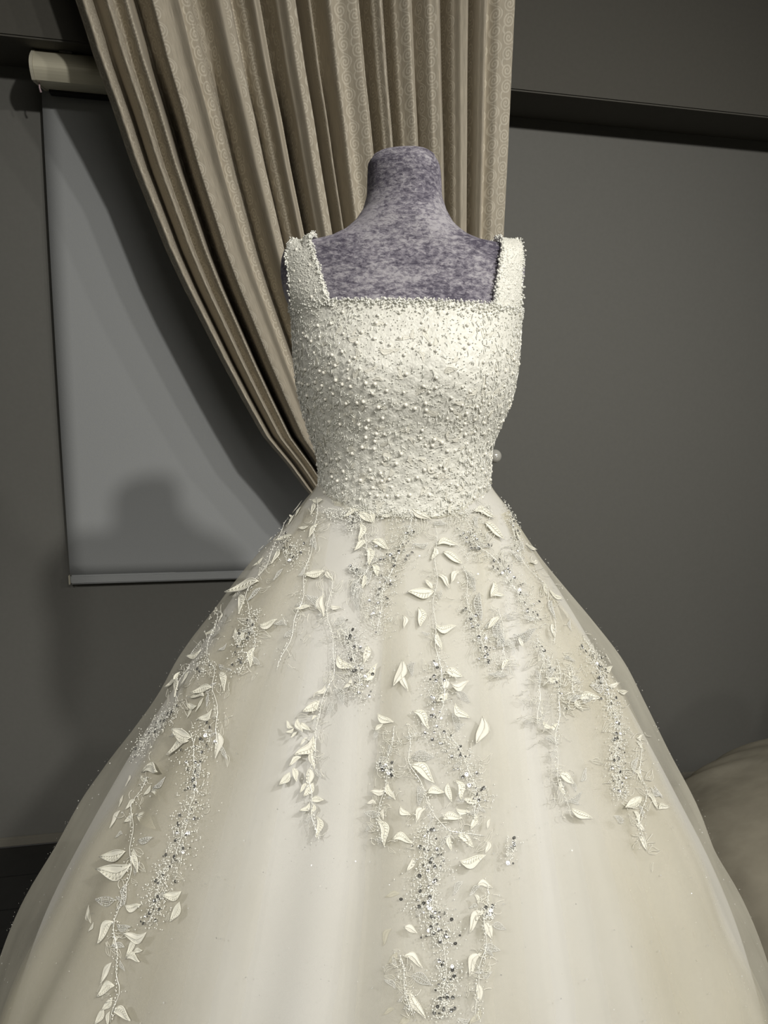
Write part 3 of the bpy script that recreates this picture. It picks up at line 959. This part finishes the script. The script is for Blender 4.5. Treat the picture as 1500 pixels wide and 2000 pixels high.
SEQ = [  # polyline in the photo, half width, count
    ([(800, 1030), (770, 1080), (755, 1130), (735, 1180), (740, 1230)], 26, 46),
    ([(690, 1010), (688, 1040)], 9, 8), ([(568, 1060), (572, 1100)], 17, 16),
    ([(905, 1030), (920, 1060), (935, 1080)], 24, 24),
    ([(960, 1085), (990, 1130), (1010, 1160), (1040, 1200), (1045, 1220)], 18, 32),
    ([(985, 970), (1000, 1030), (1010, 1090)], 9, 24),
    ([(910, 1190), (935, 1240), (950, 1270), (955, 1300)], 16, 22),
    ([(680, 1230), (690, 1260), (695, 1300), (710, 1330), (705, 1360)], 21, 28),
    ([(500, 1195), (490, 1230), (475, 1260), (465, 1310)], 13, 22),
    ([(860, 1290), (850, 1320), (845, 1380), (840, 1430), (880, 1450), (910, 1500), (930, 1540), (935, 1580)], 21, 52),
    ([(830, 1620), (830, 1640), (850, 1700), (820, 1740), (850, 1800), (870, 1840)], 27, 66),
    ([(875, 1870), (870, 1920), (865, 1990)], 20, 26),
    ([(345, 1385), (310, 1420), (280, 1450), (270, 1480)], 13, 24),
    ([(400, 1420), (395, 1445), (385, 1480), (380, 1540), (385, 1570), (365, 1610), (355, 1660), (330, 1690), (310, 1730), (305, 1780), (295, 1800)], 22, 78),
    ([(1140, 1260), (1160, 1290), (1175, 1330), (1190, 1380), (1205, 1430), (1200, 1490), (1205, 1540), (1215, 1560)], 13, 84),
    ([(1040, 1245), (1050, 1262), (1085, 1340), (1095, 1370), (1100, 1390)], 9, 14),
    ([(1000, 1640), (993, 1680)], 9, 8), ([(950, 1765), (953, 1790)], 8, 8),
    ([(405, 1290), (395, 1320)], 12, 8), ([(690, 1110), (700, 1118)], 9, 6), ([(745, 1490), (768, 1512)], 8, 9),
]


def poly_pt(poly, t):
    L = [0]
    for a, b in zip(poly[:-1], poly[1:]):
        L.append(L[-1] + math.hypot(b[0] - a[0], b[1] - a[1]))
    t *= L[-1]
    return np.interp(t, L, [p[0] for p in poly]), np.interp(t, L, [p[1] for p in poly]), L[-1]


def frame_on(p, n_, xdir):
    z = n_.normalized()
    x = (xdir - z * xdir.dot(z)).normalized()
    y = z.cross(x)
    return x, y, z


sprig_objs, sprig_px = [], []
for poly in SPRIGS:
    H = Heap()
    _, _, LL = poly_pt(poly, 0)
    path = []
    m = max(8, int(LL / 14))
    for i in range(m):
        x, y, _ = poly_pt(poly, i / (m - 1))
        p, n_ = hit(BV_TUL, x + 3 * math.sin(i * 1.1), y)
        path.append(p + n_ * .0032)
    H.add(*tube(path, .0004, 5))
    nb = int(LL / 7)
    for i in range(nb):
        x, y, _ = poly_pt(poly, i / nb)
        p, n_ = hit(BV_TUL, x + 3 * math.sin(i * 5 / 14 * 1.1) + random.uniform(-2, 2), y)
        H.add(*octa(p + n_ * .0036, random.uniform(.0008, .0013)))
    o = mesh_obj('lace_sprig', H.V, H.F, M_BEAD, wd)
    sprig_objs.append(o)
    sprig_px.append(np.array([poly_pt(poly, t)[:2] for t in np.linspace(0, 1, 30)]))


def nearest_sprig(x, y):
    return sprig_objs[int(np.argmin([np.min(np.hypot(q[:, 0] - x, q[:, 1] - y)) for q in sprig_px]))]


LIFT = {'s': .0023, 'b': .0025, 'o': .0021, 'u': .0006}
leaf_px = []
for i, s_ in enumerate(LEAVES.split(';')):
    bx, by, tx, ty, kd = s_.split()
    bx, by, tx, ty = map(float, (bx, by, tx, ty))
    bv = BV_LIN if kd == 'u' else BV_TUL
    p0, n0 = hit(bv, bx, by)
    p1, n1 = hit(bv, tx, ty)
    nn = (n0 + n1).normalized()
    x, y, z = frame_on(p0, nn, p1 - p0)
    L_ = (p1 - p0).length
    px_len = math.hypot(tx - bx, ty - by)
    L_ = min(L_, px_len * .00105)
    me = LEAFM['o' if kd == 'u' else kd][(i * 5 + int(bx)) % 6]
    o = new_obj('leaf', me, nearest_sprig((bx + tx) / 2, (by + ty) / 2))
    wsc = min(L_, px_len * .00070) * random.uniform(.9, 1.2)
    p = p0 + nn * LIFT[kd]
    M = Matrix(((x.x * L_, y.x * wsc, z.x * L_, p.x), (x.y * L_, y.y * wsc, z.y * L_, p.y), (x.z * L_, y.z * wsc, z.z * L_, p.z), (0, 0, 0, 1)))
    o.matrix_basis = M
    leaf_px.append((bx, by, tx, ty, kd))

# sequins: small cups sewn in clusters
def sequin_mesh():
    V, F = lathe([(.22, -.10), (.5, -.16), (.85, -.06), (1.0, .10), (.92, .13), (.6, -.02), (.22, -.02)], 10)
    me = bpy.data.meshes.new('sequin')
    me.from_pydata(V, [], F)
    me.polygons.foreach_set('use_smooth', [True] * len(me.polygons))
    me.materials.append(M_SEQ)
    return me, V, F


SQ, SQV, SQF = sequin_mesh()
spots = []
for poly, wdt, cnt in SEQ:
    for _ in range(cnt):
        x, y, _l = poly_pt(poly, random.random())
        x += random.gauss(0, wdt * .55)
        y += random.gauss(0, wdt * .4)
        spots.append((x, y, random.uniform(2.2, 3.7)))
spots.sort(key=lambda q: -q[2])
HS = Heap()
for i, (x, y, rp) in enumerate(spots):
    p, n_ = hit(BV_TUL, x, y)
    nn = (n_ + Vector((random.gauss(0, .28), random.gauss(0, .28), random.gauss(0, .28)))).normalized()
    ax_, ay_, az_ = frame_on(p, nn, Vector((1, .01, .02)))
    r_ = rp * .00062 * (.75 if i >= 290 else 1)
    q = p + n_ * .0046
    M = Matrix(((ax_.x * r_, ay_.x * r_, az_.x * r_, q.x), (ax_.y * r_, ay_.y * r_, az_.y * r_, q.y), (ax_.z * r_, ay_.z * r_, az_.z * r_, q.z), (0, 0, 0, 1)))
    if i < 290:
        o = new_obj('sequin', SQ, nearest_sprig(x, y))
        o.matrix_basis = M
    else:
        HS.add([M @ Vector(v) for v in SQV], SQF)
tag(mesh_obj('small_sequins', HS.V, HS.F, M_SEQ, wd), kind='stuff')

# seed beads round the sequins and leaves of the skirt, loops of cord
HB = Heap()
for poly, wdt, cnt in SEQ:
    for _ in range(cnt * 11):
        x, y, _l = poly_pt(poly, random.random())
        p, n_ = hit(BV_TUL, x + random.gauss(0, wdt * .75), y + random.gauss(0, wdt * .6))
        HB.add(*octa(p + n_ * random.uniform(.003, .005), random.uniform(.0006, .0012)))
for q in sprig_px:
    for _ in range(70):
        x, y = q[random.randrange(len(q))]
        p, n_ = hit(BV_TUL, x + random.gauss(0, 9), y + random.gauss(0, 7))
        HB.add(*octa(p + n_ * .0036, random.uniform(.0005, .001)))

# fine cord embroidery: short curved threads along the sprigs
HC = Heap()
for q in sprig_px:
    for _ in range(26):
        x, y = q[random.randrange(len(q))]
        x += random.gauss(0, 12)
        y += random.gauss(0, 8)
        a = random.uniform(0, 2 * PI)
        cv = random.uniform(-.5, .5)
        pts_ = []
        for k in range(6):
            p, n_ = hit(BV_TUL, x, y)
            pts_.append(p + n_ * .0032)
            x += 3.6 * math.cos(a)
            y += 3.6 * math.sin(a)
            a += cv
        if max((pts_[k] - pts_[k + 1]).length for k in range(5)) < .01:
            HC.add(*tube(pts_, .0004, 3))
tag(mesh_obj('cord_embroidery', HC.V, HC.F, M_LEAF_O, wd), kind='stuff')

for _ in range(900):
    x, y = random.uniform(630, 958), 990 + abs(random.gauss(0, 14))
    p, n_ = hit(BV_TUL, x, y + 5 * math.sin(x * .05))
    HB.add(*octa(p + n_ * random.uniform(.001, .004), random.uniform(.0006, .0014)))
tag(mesh_obj('seed_beads', HB.V, HB.F, M_BEAD, wd), kind='stuff')

# small outlined and beaded leaves worked close round the sprigs
HO = {'r': Heap(), 'b': Heap()}
for q in sprig_px:
    for _ in range(17):
        x, y = q[random.randrange(len(q))]
        x += random.gauss(0, 17)
        y += random.gauss(0, 12)
        a = random.uniform(0, 2 * PI)
        ln = random.uniform(16, 34)
        p0, n0 = hit(BV_TUL, x, y)
        p1, n1 = hit(BV_TUL, x + ln * math.cos(a), y + ln * math.sin(a))
        L_ = (p1 - p0).length
        if L_ > ln * .0013:
            continue
        xx, yy, zz2 = frame_on(p0, (n0 + n1).normalized(), p1 - p0)
        kd = random.choice('rrb')
        me = LEAFM[kd][random.randrange(6)]
        o0 = p0 + n0 * .0024
        HO[kd].add([o0 + (xx * v.co.x + yy * v.co.y + zz2 * v.co.z * .7) * L_ for v in me.vertices], [tuple(f.vertices) for f in me.polygons])
tag(mesh_obj('outline_embroidery', HO['r'].V, HO['r'].F, M_LEAF_O, wd), kind='stuff')
tag(mesh_obj('beaded_embroidery', HO['b'].V, HO['b'].F, M_LEAF_B, wd), kind='stuff')

# glitter on the tulle
HG = Heap()
for _ in range(1500):
    t = random.uniform(-PI, 0)
    z = .35 + .85 * random.random()
    P = tul_fn(B_TUL.pts(np.array([t]), np.array([z])), np.array([t]), np.array([z]))[0]
    rad = Vector((P[0], P[1], .3 * math.hypot(P[0], P[1]))).normalized()
    nn = (rad + Vector((random.gauss(0, .5), random.gauss(0, .5), random.gauss(0, .5)))).normalized()
    ax_, ay_, az_ = frame_on(Vector(P), nn, Vector((1, .02, .03)))
    r_ = random.choice((.0005, .0006, .0008, .0011))
    c = Vector(P) + rad * .0045
    HG.add([c + ax_ * r_, c + ay_ * r_, c - ax_ * r_, c - ay_ * r_], [(0, 1, 2, 3)])
tag(mesh_obj('glitter', HG.V, HG.F, M_GLIT, wd, False), kind='stuff')

# ------------------------------------------------------------------ beadwork of the bodice
def on_bodice(t, z):
    """outer point and normal on the bodice"""
    d_ = Vector((math.cos(t), math.sin(t), 0))
    loc, nor, _, _ = BV_BOD.ray_cast(Vector((d_.x * .5, d_.y * .5, z)), -d_)
    if loc is None:
        return None, None
    if nor.dot(d_) < 0:
        nor = -nor
    return loc, nor


def on_strap(k, u=None, v=None):
    A, _ = STRAPS[k]
    j = random.uniform(0, 30) if u is None else u
    i = random.uniform(0, A.shape[1] - 1.001) if v is None else v
    j0, i0 = int(j), int(i)
    p = A[j0, i0] * (1 - (i - i0)) + A[j0, i0 + 1] * (i - i0)
    p2 = A[j0 + 1, i0] * (1 - (i - i0)) + A[j0 + 1, i0 + 1] * (i - i0)
    pp = p * (1 - (j - j0)) + p2 * (j - j0)
    n_ = Vector(np.cross(A[j0, i0 + 1] - A[j0, i0], A[j0 + 1, i0] - A[j0, i0])).normalized()
    q = Vector(pp)
    out = q - Vector((q.x, 0, 1.50))
    if n_.dot(out) < 0:
        n_ = -n_
    return q, n_


def uv_sphere(r, nseg=10, nring=6):
    V = [(0, 0, r)]
    for j in range(1, nring):
        a = PI * j / nring
        for i in range(nseg):
            b_ = 2 * PI * i / nseg
            V.append((r * math.sin(a) * math.cos(b_), r * math.sin(a) * math.sin(b_), r * math.cos(a)))
    V.append((0, 0, -r))
    F = [(0, 1 + i, 1 + (i + 1) % nseg) for i in range(nseg)]
    for j in range(nring - 2):
        for i in range(nseg):
            a, b_ = 1 + j * nseg + i, 1 + j * nseg + (i + 1) % nseg
            F.append((a, a + nseg, b_ + nseg, b_))
    o0 = 1 + (nring - 2) * nseg
    F += [(o0 + i, len(V) - 1, o0 + (i + 1) % nseg) for i in range(nseg)]
    return V, F


PV, PF = uv_sphere(1.0)
PM = bpy.data.meshes.new('pearl')
PM.from_pydata(PV, [], PF)
PM.polygons.foreach_set('use_smooth', [True] * len(PM.polygons))
PM.materials.append(M_PEARL)
placed = []
tries = 0
HP = Heap()
npl = 0
while npl < 330 and tries < 8000:
    tries += 1
    if random.random() < .16:
        p, n_ = on_strap(random.randrange(2))
        n_ = n_ * 1.6
    else:
        t = random.uniform(-PI * 1.05, PI * .05)
        z = random.uniform(1.262, 1.518)
        if z > 1.5 and random.random() < .4:
            continue
        p, n_ = on_bodice(t, z)
        if p is None:
            continue
    if any((p - q).length < .0085 for q in placed):
        continue
    placed.append(p)
    r_ = random.choice((.0019, .0022, .0024, .0026))
    c = p + n_ * (r_ * .45)
    if npl < 290:
        o = new_obj('pearl', PM, ob)
        o.location = c
        o.scale = (r_, r_, r_)
    else:
        HP.add([c + Vector(v) * r_ for v in PV], PF)
    npl += 1
tag(mesh_obj('small_pearls', HP.V, HP.F, M_PEARL, ob), kind='stuff')

# seed beads, bugle beads and raised lace leaves of the bodice
H1, H2, H3 = Heap(), Heap(), Heap()
for _ in range(5200):
    if random.random() < .22:
        p, n_ = on_strap(random.randrange(2))
        n_ = n_ * 3
    else:
        p, n_ = on_bodice(random.uniform(-PI * 1.1, PI * .1), random.uniform(1.243, 1.523))
        if p is None:
            continue
    H1.add(*octa(p + n_ * .0009, random.uniform(.0006, .0012)))
for k in range(2):                                    # edges of the straps
    A = STRAPS[k][0]
    for side in (0, A.shape[1] - 2):
        for _ in range(210):
            p, n_ = on_strap(k, random.uniform(0, 31), side + (random.uniform(0, .25) if side == 0 else random.uniform(.75, 1)))
            H1.add(*octa(p + n_ * random.uniform(0, .004) + Vector((random.gauss(0, .0015), 0, random.gauss(0, .0015))), random.uniform(.0011, .0021)))
for _ in range(900):                                  # thick band along the neckline
    p, n_ = on_bodice(random.uniform(-PI * 1.02, PI * .02), 1.523 - abs(random.gauss(0, .0065)))
    if p is not None:
        H1.add(*octa(p + n_ * random.uniform(.0005, .003) + Vector((0, 0, random.uniform(0, .003))), random.uniform(.001, .002)))
for _ in range(1500):
    t = random.choice((random.uniform(-PI * 1.05, -PI * .68), random.uniform(-PI * .3, PI * .05), random.uniform(-PI, 0)))
    p, n_ = on_bodice(t, random.uniform(1.25, 1.51))
    if p is None:
        continue
    a = random.gauss(PI / 2, .5)
    tang = n_.cross(Vector((0, 0, 1))).normalized() * math.cos(a) + Vector((0, 0, 1)) * math.sin(a)
    L_ = random.uniform(.002, .0045)
    H2.add(*tube([p + n_ * .001 - tang * L_, p + n_ * .0016 + tang * L_], .0005, 4))
lv = [([tuple(v.co) for v in LEAFM[k_][i].vertices], [tuple(f.vertices) for f in LEAFM[k_][i].polygons]) for k_ in 'so' for i in range(6)]
for _ in range(230):
    if random.random() < .1:
        p, n_ = on_strap(random.randrange(2))
    else:
        p, n_ = on_bodice(random.uniform(-PI * 1.05, PI * .05), random.uniform(1.25, 1.50))
    if p is None:
        continue
    a = random.uniform(0, 2 * PI)
    tang = n_.cross(Vector((0, 0, 1))).normalized() * math.cos(a) + Vector((0, 0, 1)) * math.sin(a)
    x, y, z = frame_on(p, n_.normalized(), tang)
    L_ = random.uniform(.011, .021)
    Vv, Ff = random.choice(lv)
    H3.add([p + n_.normalized() * .0003 + (x * (v[0] - .5) + y * v[1] + z * v[2] * .22) * L_ for v in Vv], Ff)
tag(mesh_obj('bodice_beads', H1.V, H1.F, M_BEAD, ob), kind='stuff')
tag(mesh_obj('bugle_beads', H2.V, H2.F, M_BEAD, ob), kind='stuff')
tag(mesh_obj('raised_lace', H3.V, H3.F, M_LEAF_O, ob), kind='stuff')

# ------------------------------------------------------------------ second gown at the right
g2 = empty('bridal_gown', (1.90, 1.25, 0), -.2)
tag(g2, 'dim ivory tulle skirt of another gown at the right edge behind the beaded dress', 'wedding dress')
B2 = Body([(1.05,.12,.12,.11,.11),(.78,.17,.17,.16,.16),(.56,.30,.30,.28,.28),(.45,.44,.44,.42,.42),(.37,.62,.58,.56,.54),(.30,.76,.72,.66,.62),(.24,.85,.80,.72,.66),(.15,.89,.84,.76,.68),(.03,.90,.86,.78,.70)])
f2 = fold_fn([(9, .012, .9), (15, .010, 2.0), (27, .006, 4.1)], 1.1)
zs2 = np.linspace(1.05, .03, 90)
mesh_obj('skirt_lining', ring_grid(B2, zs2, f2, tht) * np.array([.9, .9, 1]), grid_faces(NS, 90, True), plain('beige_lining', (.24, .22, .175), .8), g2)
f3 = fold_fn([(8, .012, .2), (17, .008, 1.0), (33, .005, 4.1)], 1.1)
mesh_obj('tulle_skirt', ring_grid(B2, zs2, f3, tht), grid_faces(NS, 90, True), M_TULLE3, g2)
